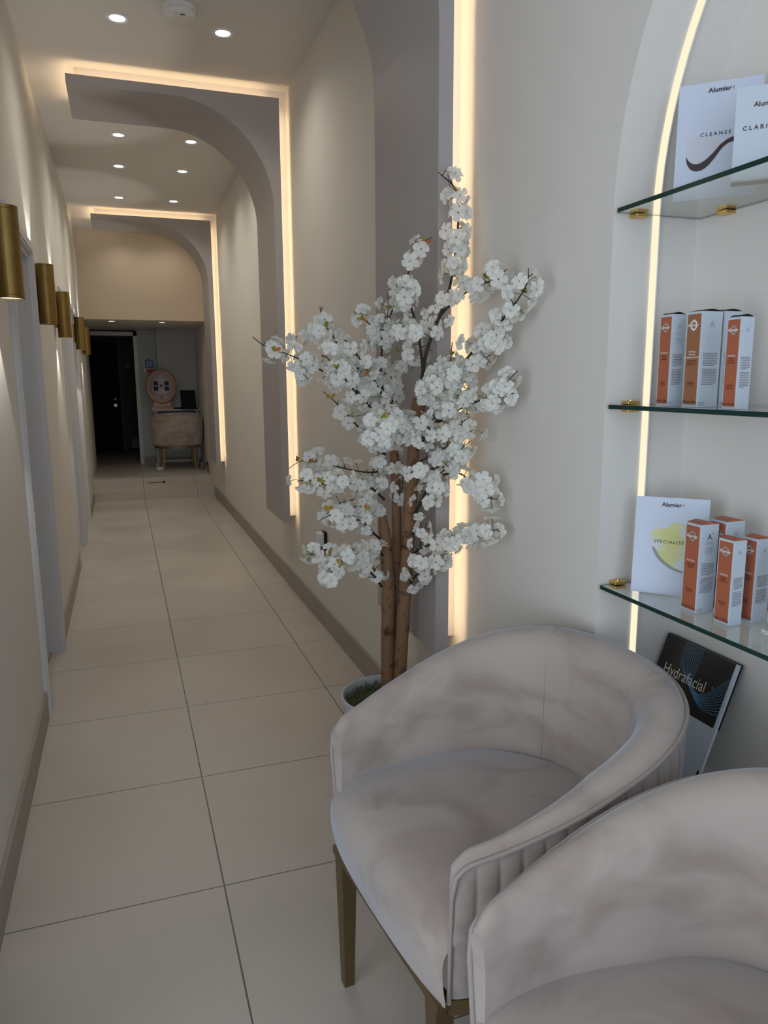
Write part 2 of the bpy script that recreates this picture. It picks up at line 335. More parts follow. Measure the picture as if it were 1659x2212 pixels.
# ------------------------------------------------------------------ niche light and glass shelves
lp = [(NY1, .49)]+[(NY1, .49+i*(NZ-.49)/8) for i in range(1, 8)]+arcp
def strip(x0, x1, d, path):
    m_ = MB(); rows = []
    for (y, z) in path:
        if z <= NZ: ny, nz = (-1, 0) if y > NC else (1, 0)
        else: q = math.hypot(y-NC, z-NZ); ny, nz = -(y-NC)/q, -(z-NZ)/q
        rows.append([(x0, y, z), (x1, y, z), (x1, y+ny*d, z+nz*d), (x0, y+ny*d, z+nz*d)])
    m_.grid(rows, True); return m_
full = [(NY1, .485)]+[(NY1, .485+i*(NZ-.485)/10) for i in range(1, 10)]+arcp+[(NY0, NZ-i*(NZ-.485)/10) for i in range(1, 11)]
ns = empty('niche_light', (0, 0, 0))
strip(1.097, 1.111, .004, full).build('light_strip', M['led_n'], ns)
strip(1.111, 1.1135, .006, full).build('channel_lip', M['white'], ns)
tag(ns, 'glowing warm light line curving around the inside of the arched niche', 'light strip')
clip_spots = {1.704: [('y', 1.052), ('x', 1.30)], 1.299: [('y', 1.055)], .893: [('y', 1.045)]}
names = {1.704: 'topmost', 1.299: 'middle', .893: 'lowest'}
def clip(x, y, z, wall, label):
    r = empty('shelf_clip', (x, y, z))
    b_ = MB()
    if wall == 'y': b_.box(-.015, .015, -.024, 0, .0005, .0075).box(-.015, .015, -.024, 0, -.0165, -.0095)
    else: b_.box(-.024, 0, -.015, .015, .0005, .0075).box(-.024, 0, -.015, .015, -.0165, -.0095)
    b_.build('clamp_jaw', M['gold'], r, bevel=.001)
    s_ = MB(); s_.lathe([(.001, .010), (.004, .010), (.004, .0075)], 16, (0 if wall == 'y' else -.012, -.012 if wall == 'y' else 0, 0)); s_.build('screw', M['gold'], r)
    tag(r, label, 'shelf clip', 'gold clips holding the glass shelves')
for z, cs in clip_spots.items():
    g = MB().box(1.0, NXB-.003, NY0+.006, NY1-.010, z-.009, z); g.mi = [1, 1, 1, 1, 0, 0]; g = g.build('glass_shelf', [M['glass'], M['glass_edge']])
    tag(g, '%s glass shelf with dark green edge in the arched niche' % names[z], 'shelf', 'glass shelves in the niche')
    for wv, p in cs:
        if wv == 'y': clip(p, NY1-.001, z, 'y', 'gold clip at the left end of the %s glass shelf' % names[z])
        else: clip(NXB-.001, p, z, 'x', 'gold clip on the back wall under the %s glass shelf' % names[z])
# ------------------------------------------------------------------ armchairs
def plan_path(n):
    pts = []
    for i in range(40):
        v = -.275+.275*i/40; pts.append((.266+.058*math.sin((v+.275)/.275*PI/2), v))
    for i in range(121):
        th = PI*i/120; c_, s_ = math.cos(th), math.sin(th); e = 2/2.35
        pts.append((.324*math.copysign(abs(c_)**e, c_), .305*abs(s_)**e))
    for i in range(39, -1, -1):
        v = -.275+.275*i/40; pts.append((-(.266+.058*math.sin((v+.275)/.275*PI/2)), v))
    P = [Vector((a, b, 0)) for a, b in pts]; d = [0]
    for a, b in zip(P[:-1], P[1:]): d.append(d[-1]+(b-a).length)
    out = []; k = 0
    for i in range(n+1):
        s = d[-1]*i/n
        while k < len(d)-2 and d[k+1] < s: k += 1
        t = (s-d[k])/max(1e-9, d[k+1]-d[k]); out.append(P[k].lerp(P[k+1], t))
    res = []
    for i, p in enumerate(out):
        t = (out[min(i+1, n)]-out[max(i-1, 0)]).normalized(); res.append((p, Vector((t.y, -t.x, 0))))
    return res
def sm(x): x = max(0, min(1, x)); return x*x*(3-2*x)
def rimH(p):
    ks = (.612, .642, .677, .713, .744, .771, .794); t = max(0, min(5.999, (p.y+.3)*10)); i = int(t); h = ks[i]+(ks[i+1]-ks[i])*(t-i)
    if p.y < -.245: h -= .018*((-.245-p.y)/.03)**2
    return h
def thick(p): return .030+.055*sm((p.y+.275)/.30)
def make_chair():
    root = empty('armchair'); NN = 42*10; path = plan_path(NN)
    rows = []
    for p, nn in path:
        H, T = rimH(p), thick(p)
        prof = [(-T, .40), (-T*1.05, .50), (-T*1.03, .5+(H-.5)*.30), (-T*.98, H-.052), (-T*.86, H-.026), (-T*.66, H-.009), (-T*.42, H-.001), (-T*.2, H-.004), (-.004, H-.014), (0, H-.022)]
        rows.append([p+nn*o+Vector((0, 0, z)) for o, z in prof])
    m_ = MB(); m_.grid(rows)
    # front caps of the arms
    for r_, (p, nn) in ((rows[0], path[0]), (rows[-1], path[-1])):
        bot = [p+nn*(-.022)+Vector((0, 0, .335)), p+nn*(-thick(p))+Vector((0, 0, .335))]
        m_.quad(list(r_)+bot)
    m_.build('inner_pad', M['velvet'], root, smooth=True)
    rows = []
    for i, (p, nn) in enumerate(path):
        H = rimH(p); ph = (i % 10)/10; fl = .0062*(math.sin(PI*ph)**.5)
        prof = [(-.002, H-.022, 0), (-.003+fl*.5, H-.035, 1), (-.002+fl, H-.07, 1), (-.006+fl, H-.07-(H-.40)*.35, 1), (-.013+fl, .45, 1), (-.020+fl, .38, 1), (-.024+fl*.6, .345, 1), (-.034, .335, 1)]
        rows.append([p+nn*o+Vector((0, 0, z)) for o, z, _ in prof])
    m_ = MB(); m_.grid(rows); m_.build('fluted_shell', M['velvet'], root, smooth=True)
    pp = []
    p, nn = path[0]
    for k in range(10): z = .34+(rimH(p)-.03-.34)*k/10; pp.append(p+nn*(-.022*(1-k/10)+.002)+Vector((0, -.002, z)))
    for p, nn in path[1:-1:2]: pp.append(p+nn*.003+Vector((0, 0, rimH(p)-.021)))
    p, nn = path[-1]
    for k in range(9, -1, -1): z = .34+(rimH(p)-.03-.34)*k/10; pp.append(p+nn*(-.022*(1-k/10)+.002)+Vector((0, -.002, z)))
    MB().tube(pp, .0042, 8).build('piping', M['piping'], root, smooth=True)
    # two seams down the inner back
    for fr in (.39, .61):
        p, nn = path[round(NN*fr)]; H, T = rimH(p), thick(p)
        sm_ = [(-T*1.045, .49), (-T*1.02, .5+(H-.5)*.45), (-T*.97, H-.06), (-T*.855, H-.028), (-T*.655, H-.0085), (-T*.42, H-.0005), (-T*.2, H-.0035), (-.004, H-.0135)]
        MB().tube([p+nn*o+Vector((0, 0, z)) for o, z in sm_], .0010, 5).build('seam', M['piping'], root, smooth=True)
    # seat
    def width(v):
        best = .2
        for p, nn in path[:NN//2+1]:
            if abs(p.y-v) < .012 and p.x > .05: best = p.x-thick(p)*1.0; break
        else: best = .06
        return best
    fr_ = [(-.285, .337), (-.292, .37), (-.296, .41), (-.294, .44), (-.284, .463), (-.266, .479), (-.235, .489), (-.19, .496), (-.12, .502), (-.05, .505), (.02, .505), (.08, .502), (.13, .498), (.17, .495), (.20, .492), (.222, .49)]
    rows = []
    for k, (v, z) in enumerate(fr_):
        wd = .254 if v < -.26 else width(v)+.012
        if v > .12: wd = .250*math.sqrt(max(0.02, 1-((v-.0)/.236)**2))+.008
        row = []
        for j in range(-12, 13):
            t = j/12; e = abs(t)**5
            row.append((wd*t, v-.010*(1-t*t)*(1 if v < -.2 else 0)+(.008*e if k < 6 else 0), z-.018*e*(1 if k > 3 else .3)))
        rows.append(row)
    m_ = MB(); m_.grid(rows); so = m_.build('seat', M['velvet'], root, smooth=True)
    sb = so.modifiers.new('sub', 'SUBSURF'); sb.levels = 1; sb.render_levels = 1
    # bronze ring frame
    ring = [(p+nn*(-.030)) for p, nn in path[::5]]; ri = [(p+nn*(-.055)) for p, nn in path[::5]]
    f_ = MB(); f_.grid([[a+Vector((0, 0, .305)), a+Vector((0, 0, .334)), b+Vector((0, 0, .334)), b+Vector((0, 0, .305))] for a, b in zip(ring, ri)], True)
    f_.box(-.240, .240, -.288, -.262, .318, .336)
    f_.build('frame', M['bronze'], root)
    for sx in (-1, 1):
        for sy_, yy in ((-1, -.268), (1, .165)):
            xx = sx*(.212 if sy_ < 0 else .195); t_, b_ = .019, .012
            l = MB(); rows = [[(xx+a*q, yy+c*q, z) for a, c in ((-1, -1), (1, -1), (1, 1), (-1, 1))] for z, q in ((.32, t_), (0, b_))]
            k = l.grid(rows, True); l.f += [(0, 1, 2, 3), (4, 5, 6, 7)]; l.mi += [0, 0]
            l.build('leg', M['bronze'], root, bevel=.0015)
    return root
CHR = math.radians(-84)          # local -Y (front) points to world -X
ch = make_chair()
def place(o, x, y, z, rz, label):
    o.location = (x, y, z); o.rotation_euler = (0, 0, rz); tag(o, label, 'chair', 'taupe velvet tub chairs')
ch2 = copy_tree(ch); ch3 = copy_tree(ch)
place(ch, .692, 1.250, 0, math.radians(-84.3), 'taupe velvet tub chair shown whole, in front of the potted blossom tree')
place(ch2, .683, .565, 0, math.radians(-92.3), 'taupe velvet tub chair in the bottom right corner, cut off by the frame')
place(ch3, .66, 10.17, ZS, math.radians(181), 'far velvet chair seen from behind at the small white table'); ch3.scale = (1, 1, .935)
# ------------------------------------------------------------------ boxes and booklets on the shelves
M['carton'] = mat('white_carton', (.54, .61, .68), .45)
M['orange'] = mat('orange_print', (.42, .125, .06), .45); M['tan'] = mat('tan_print', (.33, .14, .065), .45)
M['silver'] = mat('silver_foil', (.62, .60, .57), .35, .6); M['ink'] = mat('dark_ink', (.06, .045, .05), .6)
M['inkgrey'] = mat('grey_ink', (.24, .20, .21), .6); M['inkwhite'] = mat('white_ink', (.85, .82, .78), .5)
M['inkpale'] = mat('pale_grey_ink', (.42, .45, .48), .6); M['paper'] = mat('coated_paper', (.56, .62, .73), .35)
M['orangeink'] = mat('brown_ink', (.12, .035, .02), .6)
rnd = random.Random(7)
def para(name, o, right, upv, wd, nl, lh, m, parent, gap=None, just=True):
    """lines of tiny printed words, too small to read"""
    q = MB(); o = Vector(o); right = Vector(right); upv = Vector(upv); nn = right.cross(upv)*.0005; y = 0
    for i in range(nl):
        if gap and i in gap: y += lh*1.2
        x = 0; end = wd*(1 if (just and i != nl-1 and not (gap and i+1 in gap)) else rnd.uniform(.5, .85))
        x0 = 0 if just else (wd-end)/2
        while x < end:
            ww = min(rnd.uniform(.0012, .0045), end-x)
            a = o+right*(x0+x)-upv*y+nn; q.quad([a, a+right*ww, a+right*ww+upv*lh*.42, a+upv*lh*.42]); x += ww+.0008
        y += lh
    return q.build(name, m, parent, fix=False)
def carton(c, dx, dy, h, product, size_text, ink, label, group, sub=2, face='orange', top='orange', big=False, small=False, hexm='silver'):
    r = empty('product_box', c); m_ = MB(); m_.box(0, dx, 0, dy, 0, h); m_.build('body', M['carton'], r, bevel=.0006)
    R_, U_ = Vector((0, -1, 0)), Vector((0, 0, 1)); bd = .0028
    lid = MB(); rows = []
    for i in range(9):
        t = i/8; x = .0015+(dx-.003)*t; zz = h+.0004+.004*math.sin(PI*t); rows.append([(x, .0015, zz), (x, dy-.0015, zz)])
    lid.grid(rows); rows2 = [[(a[0][0], a[0][1], h), a[0]] for a in rows]; lid.grid(rows2); lid.build('top_flap', M['orange'] if top == 'orange' else M['black'], r, smooth=False)
    p = MB().box(-.0004, 0, bd, dy-bd, bd*1.6, h-bd*1.6).build('front_panel', M[face], r)
    cyy = dy/2; q = MB()
    hz = h*.86; R1, R2 = dy*.24, dy*.15
    for k in range(6):
        a0, a1 = PI/2+PI/3*k, PI/2+PI/3*(k+1)
        q.quad([(-.0008, cyy+R1*math.cos(a0), hz+R1*math.sin(a0)*1.15), (-.0008, cyy+R1*math.cos(a1), hz+R1*math.sin(a1)*1.15), (-.0008, cyy+R2*math.cos(a1), hz+R2*math.sin(a1)*1.15), (-.0008, cyy+R2*math.cos(a0), hz+R2*math.sin(a0)*1.15)])
    q.build('hexagon_emblem', M[hexm], p)
    text('lettering', 'Alumier', dy*.23, (-.0012, cyy, hz), R_, U_, M['inkwhite'], p, weight=.0002, sx=.95)
    for i, ln in enumerate(product): text('lettering', ln, dy*.125, (-.0006, cyy, h*.585-i*dy*.13), R_, U_, M['inkwhite'], p, weight=.00005)
    zb_ = h*.585-len(product)*dy*.13
    para('small_print', (-.0006, dy*.85, zb_-.002), R_, U_, dy*.7, 3, .0036, M['orangeink'], p, just=False)
    para('small_print', (-.0006, dy*.8, h*.26), R_, U_, dy*.6, 3, .0030, M['orangeink'], p, just=False)
    text('lettering', size_text, dy*.145, (-.0006, cyy, h*.055), R_, U_, M['ink'], p, weight=.0001)
    # side face
    R2_ = Vector((1, 0, 0)); s_ = h*.86
    text('side_emblem', 'A', dx*.36, (dx*.5, -.0003, s_), R2_, U_, M[ink], r); text('side_emblem', '+', dx*.16, (dx*.66, -.0003, s_+dx*.16), R2_, U_, M[ink], r)
    if sub == 3: para('side_print', (dx*.2, -.0003, h*.80), R2_, U_, dx*.6, 6, .0036, M['inkpale'], r, gap=(2,), just=False)
    para('side_print', (dx*.14, -.0003, h*.56), R2_, U_, dx*.70, 18, h*.0178, M['inkgrey'], r, gap=(8,))
    if big:
        q = MB()
        for cx_ in (.14, .32):
            for k in range(14):
                if cx_ > .2 and k in (0, 1, 13, 12): continue
                a0, a1 = 2*PI*k/14, 2*PI*(k+1)/14; a_, b_ = dx*.062, dx*.05; o_ = (dx*cx_, h*.035)
                q.quad([(o_[0]+a_*math.cos(a0), -.0004, o_[1]+a_*math.sin(a0)), (o_[0]+a_*math.cos(a1), -.0004, o_[1]+a_*math.sin(a1)), (o_[0]+b_*math.cos(a1), -.0004, o_[1]+b_*math.sin(a1)), (o_[0]+b_*math.cos(a0), -.0004, o_[1]+b_*math.sin(a0))])
        q.build('side_symbol', M['ink'], r)
    return tag(r, label, 'box', group)
def carton_px(X, z, left, near, right, tp, *a, **k):
    """position from the near bottom corner; X None: taken from the shelf height"""
    if X is None: n_ = onz(*near, z); 
    else: n_ = onx(*near, X)
    l_ = onx(*left, n_.x); r_ = ony(*right, n_.y); t_ = ony(*tp, n_.y)
    return carton((n_.x, n_.y, z), max(.02, r_.x-n_.x), max(.02, l_.y-n_.y), t_.z-z, *a, **k)
Z1, Z2, Z3 = 1.7045, 1.2995, .8935
G2, G3 = 'skincare boxes on the middle glass shelf', 'skincare boxes on the lowest glass shelf'
carton_px(1.045, Z2, (1416, 877), (1442, 878), (1471, 878), (1448, 678), ['HydraBoost'], '177 mL / 6 fl oz', 'inkpale', 'reddish skincare box standing leftmost on the middle shelf', G2, sub=3, top='black', big=True)
carton_px(1.045, Z2, (1472.5, 879), (1504.5, 880), (1548, 880), (1513, 671), ['Purifying', 'Cleanser', 'Redesigned Interface'], '177 mL / 6 fl oz', 'inkpale', 'wide tan skincare box with bright white hexagon, middle shelf', G2, face='tan', top='black', big=True, hexm='inkwhite')
carton_px(1.10, Z2, (1512, 879), (1551, 880), (1590, 880), (1559, 671), ['Purifying', 'Cleanser'], '177 mL / 6 fl oz', 'inkpale', 'skincare box mostly hidden between the tan box and the rightmost box', G2, face='tan', top='black', big=True)
carton_px(1.030, Z2, (1558, 881), (1588, 883), (1616, 883), (1600, 683), ['HydraLight'], '50 mL / 1.7 fl oz', 'inkpale', 'slim rust skincare box standing rightmost on the middle shelf', G2, top='black')
a_ = carton_px(None, Z3, (1470, 1313), (1502, 1326), (1540, 1322), (1515, 1135), ['SensiCalm'], '177 mL / 6 fl oz', 'ink', 'tall orange skincare box right beside the SPECIALISE booklet', G3, sub=3, big=True)
carton_px(None, Z3, (1540, 1343), (1573, 1353), (1600, 1350), (1583, 1170), ['HydraCalm'], '50 mL / 1.7 fl oz', 'inkpale', 'slim orange skincare box at the front edge of the lowest shelf', G3)
n_ = onz(1571, 1128, Z3+.182)
carton((n_.x, n_.y, Z3), .046, .042, .182, ['SensiCalm'], '177 mL / 6 fl oz', 'inkpale', 'tall box behind the others with its orange lid rising above', G3, big=True)
carton_px(None, Z3, (1592, 1338), (1623, 1347), (1654, 1344), (1636, 1166), ['HydraCalm'], '50 mL / 1.7 fl oz', 'inkpale', 'slim orange box just behind and right of the front one', G3)
M['acrylic'] = mat('clear_acrylic', (.95, .97, .97), .03, trans=1, ior=1.47)
n_ = onz(1690, 1355, Z3+.028)
q = MB(); q.prism([(-.004, -.022), (.05, -.022), (.05, .05), (.006, .05)], lambda p, t: (p[0], p[1], t), 0, .0115); q.prism([(.004, -.01), (.042, -.01), (.042, .04), (.01, .04)], lambda p, t: (p[0], p[1], t), .0125, .0275)
ac = q.build('acrylic_riser', M['acrylic'], bevel=.001, loc=(n_.x, n_.y, Z3)); tag(ac, 'clear acrylic block under the box at the right edge', 'display stand')
carton((n_.x, n_.y, Z3+.028), .036, .034, .135, ['ComfortCalm'], '30 mL / 1 fl oz', 'inkpale', 'short orange skincare box raised on a clear block at the right edge', G3)
def booklet(name, bl, br_dir, w_, h_, lean, th, label, cat, group=None, m='paper'):
    """bl: bottom left front corner; br_dir: 2d direction of the bottom edge; lean: radians backwards"""
    r = empty(name, bl); R_ = Vector((br_dir[0], br_dir[1], 0)).normalized(); B = Vector((-R_.y, R_.x, 0))
    U_ = (Vector((0, 0, 1))*math.cos(lean)+B*math.sin(lean)).normalized(); N_ = R_.cross(U_)
    P = lambda a, b, d=0: R_*a+U_*b+N_*d
    q = MB(); q.prism([(0, 0), (w_, 0), (w_, h_), (0, h_)], lambda p, t: P(p[0], p[1], t), 0, -th); q.build('cover', M[m], r)
    tag(r, label, cat, group); return r, P, R_, U_
# SPECIALISE booklet
def smear_mat(name, c0, c1, c2, scale):
    m = bpy.data.materials.new(name); m.use_nodes = True; nt = m.node_tree; n = nt.nodes; b = n['Principled BSDF']; b.inputs['Roughness'].default_value = .4
    tc = n.new('ShaderNodeTexCoord'); t = n.new('ShaderNodeTexNoise'); t.inputs['Scale'].default_value = scale; t.inputs['Detail'].default_value = 2
    r = n.new('ShaderNodeValToRGB'); e = r.color_ramp.elements; e[0].position = .38; e[1].position = .62; e[0].color = (*c0, 1); e[1].color = (*c1, 1); k = e.new(.5); k.color = (*c2, 1)
    nt.links.new(tc.outputs['Object'], t.inputs['Vector']); nt.links.new(t.outputs[0], r.inputs[0]); nt.links.new(r.outputs[0], b.inputs['Base Color']); return m
M['yellow'] = smear_mat('yellow_gel_print', (.60, .60, .20), (.60, .64, .66), (.62, .62, .30), 22)
def brandline(P, R_, U_, par, w_, h_, s):
    text('lettering', 'Alumier', s, P(w_*.49, h_*.925, 0), R_, U_, M['ink'], par, weight=.0003)
    text('lettering', 'I', s*.6, P(w_*.49+s*1.92, h_*.925, 0), R_, U_, M['ink'], par, weight=.0002)
bl = onz(1362, 1276, Z3); bd = Vector((1, -1.0, 0)).normalized()
bk, P, R_, U_ = booklet('booklet', bl, (bd.x, bd.y), .148, .21, .13, .002, 'white SPECIALISE booklet with yellow smear standing on the lowest shelf', 'booklet', 'booklets on the glass shelves')
def blob(P, pts, d): return [P(a, b, d) for a, b in pts]
def spline(pts, n=8):
    out = []; N = len(pts)
    for i in range(N):
        p0, p1, p2, p3 = [Vector(pts[(i+k-1) % N]) for k in range(4)]
        for j in range(n):
            t = j/n; out.append(.5*((2*p1)+(p2-p0)*t+(2*p0-5*p1+4*p2-p3)*t*t+(3*p1-p0-3*p2+p3)*t**3))
    return [(p.x, p.y) for p in out]
W_, H_ = .148, .21
sp = spline([(.033, .118), (.040, .098), (.052, .078), (.072, .062), (.100, .052), (.128, .060), (.138, .085), (.132, .115), (.118, .140), (.098, .153), (.078, .156), (.068, .145), (.050, .142), (.036, .135)])
MB().quad(blob(P, sp, .0003)).build('printed_smear', M['yellow'], bk, fix=False)
sp = spline([(.038, .100), (.050, .078), (.072, .060), (.100, .050), (.120, .054), (.098, .055), (.074, .066), (.055, .083), (.043, .100)])
MB().quad(blob(P, sp, .0005)).build('printed_shadow', mat('grey_print', (.30, .30, .27), .5), bk, fix=False)
brandline(P, R_, U_, bk, W_, H_, .0125)
text('lettering', 'SPECIALISE', .0096, P(.0715, .114, 0), R_, U_, M['ink'], bk, spacing=1.35, weight=.0001)
# CLEANSE booklet
bl = onz(1453, 428, Z1); bk, P, R_, U_ = booklet('booklet', bl, (.72, -.69), .148, .21, .10, .002, 'CLEANSE booklet with dark brown swoosh on the top shelf', 'booklet', 'booklets on the glass shelves')
sp = [(.020, .075), (.022, .062), (.030, .050), (.042, .046), (.056, .051), (.070, .066), (.082, .083), (.094, .093), (.106, .096)]
sp2 = [(.106, .104), (.093, .101), (.080, .092), (.067, .077), (.055, .066), (.043, .060), (.033, .061), (.025, .067)]
MB().quad([P(a, b, .0004) for a, b in spline(sp+sp2, 5)]).build('printed_swoosh', mat('brown_print', (.045, .03, .035), .3), bk, fix=False)
sp3 = [(.022, .064), (.034, .056), (.046, .060), (.058, .070), (.070, .083), (.082, .096), (.060, .110), (.036, .112), (.022, .104)]
MB().quad([P(a, b, .0002) for a, b in spline(sp3, 5)]).build('printed_cream', mat('cream_print', (.57, .58, .64), .4), bk, fix=False)
brandline(P, R_, U_, bk, W_, H_, .0125)
text('lettering', 'CLEANSE', .0098, P(.070, .113, 0), R_, U_, M['ink'], bk, spacing=1.5, weight=.0001)
# CLARIFY card in a clear stand
bl = onz(1579, 386, Z1); bk, P, R_, U_ = booklet('booklet', (bl.x, bl.y, Z1+.002), (.72, -.69), .135, .150, .06, .0015, 'CLARIFY card standing in front of the CLEANSE booklet, cut off at right', 'booklet', 'booklets on the glass shelves', m='carton')
brandline(P, R_, U_, bk, .096, .128, .0115)
text('lettering', 'CLARIFY', .0105, P(.041, .080, 0), R_, U_, M['ink'], bk, spacing=1.5, weight=.0002)
q = MB(); q.prism([(0, -.0025), (.148, -.0025), (.148, .0), (0, 0)], lambda p, t: P(p[0], p[1], t), .004, -.028); q.build('stand_foot', mat('beige_card', (.50, .42, .34), .6), bk)
# treatment folder leaning in the bottom of the niche
tl = onx(1444, 1369, 1.195); tr = onx(1597, 1440, 1.195)
wd_ = tl.y-tr.y; ht = .297; base = 1.095; hz = tl.z-(NL+.001); ht = math.hypot(hz, 1.195-base)
bk, P, R_, U_ = booklet('brochure', (base, tl.y, NL+.003), (0, -1), wd_, ht, math.atan2(1.195-base, hz), .006, 'black and white Hydrafacial folder leaning behind the chair', 'brochure', m='carton')
bk['label'] = 'black and white brochure with blue line pattern leaning behind the chair'
MB().prism([(0, ht*.50), (wd_*.965, ht*.50), (wd_*.965, ht), (0, ht)], lambda p, t: P(p[0], p[1], t), .0008, .0001).build('black_cover', mat('black_print', (.022, .018, .017), .35), bk)
MB().prism([(-.003, ht*.5), (wd_+.002, ht*.5), (wd_+.002, ht+.002), (-.003, ht+.002)], lambda p, t: P(p[0], p[1], t), -.0062, -.0085).build('back_cover', M['black'], bk)
MB().prism([(wd_*.965, 0), (wd_*.985, 0), (wd_*.985, ht*.17), (wd_*.965, ht*.17)], lambda p, t: P(p[0], p[1], t), .0008, .0001).build('printed_bar', M['black'], bk)
text('lettering', 'Hydrafacial', .0365, P(wd_*.415, ht*.735, .0009), R_, U_, mat('cream_ink', (.7, .66, .58), .5), bk, sx=.82)
text('lettering', 'o', .008, P(wd_*.80, ht*.765, .0009), R_, U_, M['inkwhite'], bk)
q = MB()
for k in range(11):
    a = k/10; pts = []
    A_ = [(.30+.24*a, 1.0), (.30+.24*a, 1.0), (.31+.23*a, .84), (.50+.04*a, .70+.01*a), (.74-.02*a, .585+.10*a), (.965, .60+.28*a), (.965, .60+.28*a)]
    for i in range(1, 5):
        for j in range(8):
            t = j/8; g = lambda c: .5*(2*A_[i][c]+(A_[i+1][c]-A_[i-1][c])*t+(2*A_[i-1][c]-5*A_[i][c]+4*A_[i+1][c]-A_[i+2][c])*t*t+(3*A_[i][c]-A_[i-1][c]-3*A_[i+1][c]+A_[i+2][c])*t**3)
            pts.append((wd_*g(0), ht*g(1)))
    pts.append((wd_*.965, ht*(.60+.28*a)))
    for (x0, y0), (x1, y1) in zip(pts[:-1], pts[1:]):
        d_ = Vector((x1-x0, y1-y0)).normalized(); nx, ny = -d_.y*.0006, d_.x*.0006
        q.quad([P(x0-nx, min(ht, y0-ny), .0012), P(x1-nx, min(ht, y1-ny), .0012), P(x1+nx, min(ht, y1+ny), .0012), P(x0+nx, min(ht, y0+ny), .0012)])
q.build('printed_lines', mat('blue_ink', (.10, .26, .42), .4), bk, fix=False)
# ------------------------------------------------------------------ wall device
r = empty('wall_device', onx(704, 1170, XR)); r.location.x = XR
q = MB(); q.box(-.052, -.014, -.028, .028, -.058, .055); q.build('body', M['white'], r, bevel=.009)
MB().box(-.014, 0, -.034, .034, -.062, .058).build('back_plate', M['black'], r, bevel=.006)
MB().box(-.036, -.028, -.0288, -.0275, -.050, -.018).build('slot', M['black'], r)
tag(r, 'small white device with black backing on the wall beside the tree', 'wall device')
# ------------------------------------------------------------------ far landing: table, devices, sign
TY = 10.53
r = empty('side_table', (.70, TY+.12, ZS))
MB().box(-.32, .31, -.14, .14, .748, .765).build('table_top', M['white'], r, bevel=.003)
for sx in (-.27, .27):
    MB().box(sx-.02, sx+.02, -.025, .025, .03, .748).build('leg', M['white'], r); MB().box(sx-.05, sx+.05, -.16, .16, 0, .03).build('foot', M['white'], r, bevel=.004)
MB().box(-.27, .27, -.012, .012, .04, .07).build('stretcher', M['white'], r)
tag(r, 'narrow white table against the far wall behind the velvet chair', 'table')
r = empty('skin_analyser', (.515, TY+.10, ZS+.765))
M['rose'] = mat('rose_shell', (.50, .33, .24), .35); M['inner'] = mat('pearl_liner', (.62, .58, .64), .4)
def oval(rx, rz, y, n=48, p=1): return [(rx*math.cos(2*PI*j/n), y, .30+rz*math.sin(2*PI*j/n)) for j in range(n)]
q = MB(); q.grid([oval(.150, .180, .09), oval(.190, .222, .05), oval(.198, .232, -.01), oval(.188, .222, -.03), oval(.150, .182, -.032), oval(.142, .174, -.02)], True); q.f.append(tuple(range(48))); q.mi.append(0); q.build('oval_shell', M['rose'], r, smooth=True)
q = MB(); q.grid([oval(.145, .177, -.022), oval(.12, .15, .03), oval(.06, .07, .05), oval(.001, .001, .052)], True); q.build('bowl', M['inner'], r, smooth=True)
for sx in (-.07, .07):
    for sz in (.275, .345):
        q = MB()
        for k in range(3): q.box(sx-.026+k*.019, sx-.012+k*.019, .008, .02, sz-.026, sz+.026)
        q.build('lamp_panel', M['black'], r)
q = MB(); q.lathe([(.001, 0), (.014, 0), (.014, .02)], 16); q.v = [(x, .02-z, y+.315) for x, y, z in q.v]; q.build('camera_eye', M['black'], r)
q = MB(); q.tube([(-.14, -.03, .215), (-.07, -.028, .20), (0, -.03, .196), (.07, -.028, .20), (.14, -.03, .215)], .006); q.tube([(0, -.02, .19), (0, -.02, .15)], .012); q.build('chin_rest', M['rose'], r, smooth=True)
q = MB(); q.box(-.15, .15, -.06, .08, 0, .03); q.prism([(-.13, .03), (.13, .03), (.10, .12), (-.10, .12)], lambda p, t: (p[0], t, p[1]), .0, .06); q.build('stand', mat('copper_stand', (.30, .16, .10), .3, .6), r, bevel=.004)
tag(r, 'oval rose coloured skin scanning machine on the small white table', 'skin scanner')
r = empty('laptop', (.86, TY+.05, ZS+.765))
MB().box(-.11, .11, -.10, .06, 0, .014).build('keyboard_base', M['black'], r, bevel=.002)
q = MB(); q.prism([(.055, .012), (.062, .012), (.09, .25), (.083, .25)], lambda p, t: (t, p[0], p[1]), -.10, .10); q.build('screen', M['black'], r)
tag(r, 'open black laptop standing on the small white table', 'laptop')
q = MB(); q.box(-.05, .05, -.04, .04, 0, .022); o = q.build('power_adapter', M['black'], bevel=.003, loc=(.71, TY+.06, ZS+.765)); tag(o, 'flat black power box between the oval machine and the laptop', 'power adapter')
# fire action sign on the recess wall
p0 = ony(310, 778, DYB-.001); p1 = ony(333, 805, DYB-.001)
r = empty('fire_sign', (p0.x, DYB-.001, p1.z)); w_, h_ = p1.x-p0.x, p0.z-p1.z
M['sb'] = mat('sign_blue', (.02, .10, .42), .5); M['sr'] = mat('sign_red', (.42, .03, .04), .5)
MB().box(0, w_, -.003, 0, 0, h_).build('plate', M['white'], r)
MB().box(w_*.10, w_, -.0036, -.003, h_*.36, h_).build('blue_field', M['sb'], r); MB().box(w_*.22, w_, -.0036, -.003, 0, h_*.30).build('red_field', M['sr'], r)
q = MB(); q.tube([(w_*.5, -.004, h_), (w_*.5, -.004, h_+.018)], .012); q.build('hanging_tab', M['sb'], r)
para('small_print', (w_*.2, -.004, h_*.88), (1, 0, 0), (0, 0, 1), w_*.7, 6, h_*.085, M['inkwhite'], r)
tag(r, 'blue and red notice fixed to the wall beside the dark doorway', 'sign')
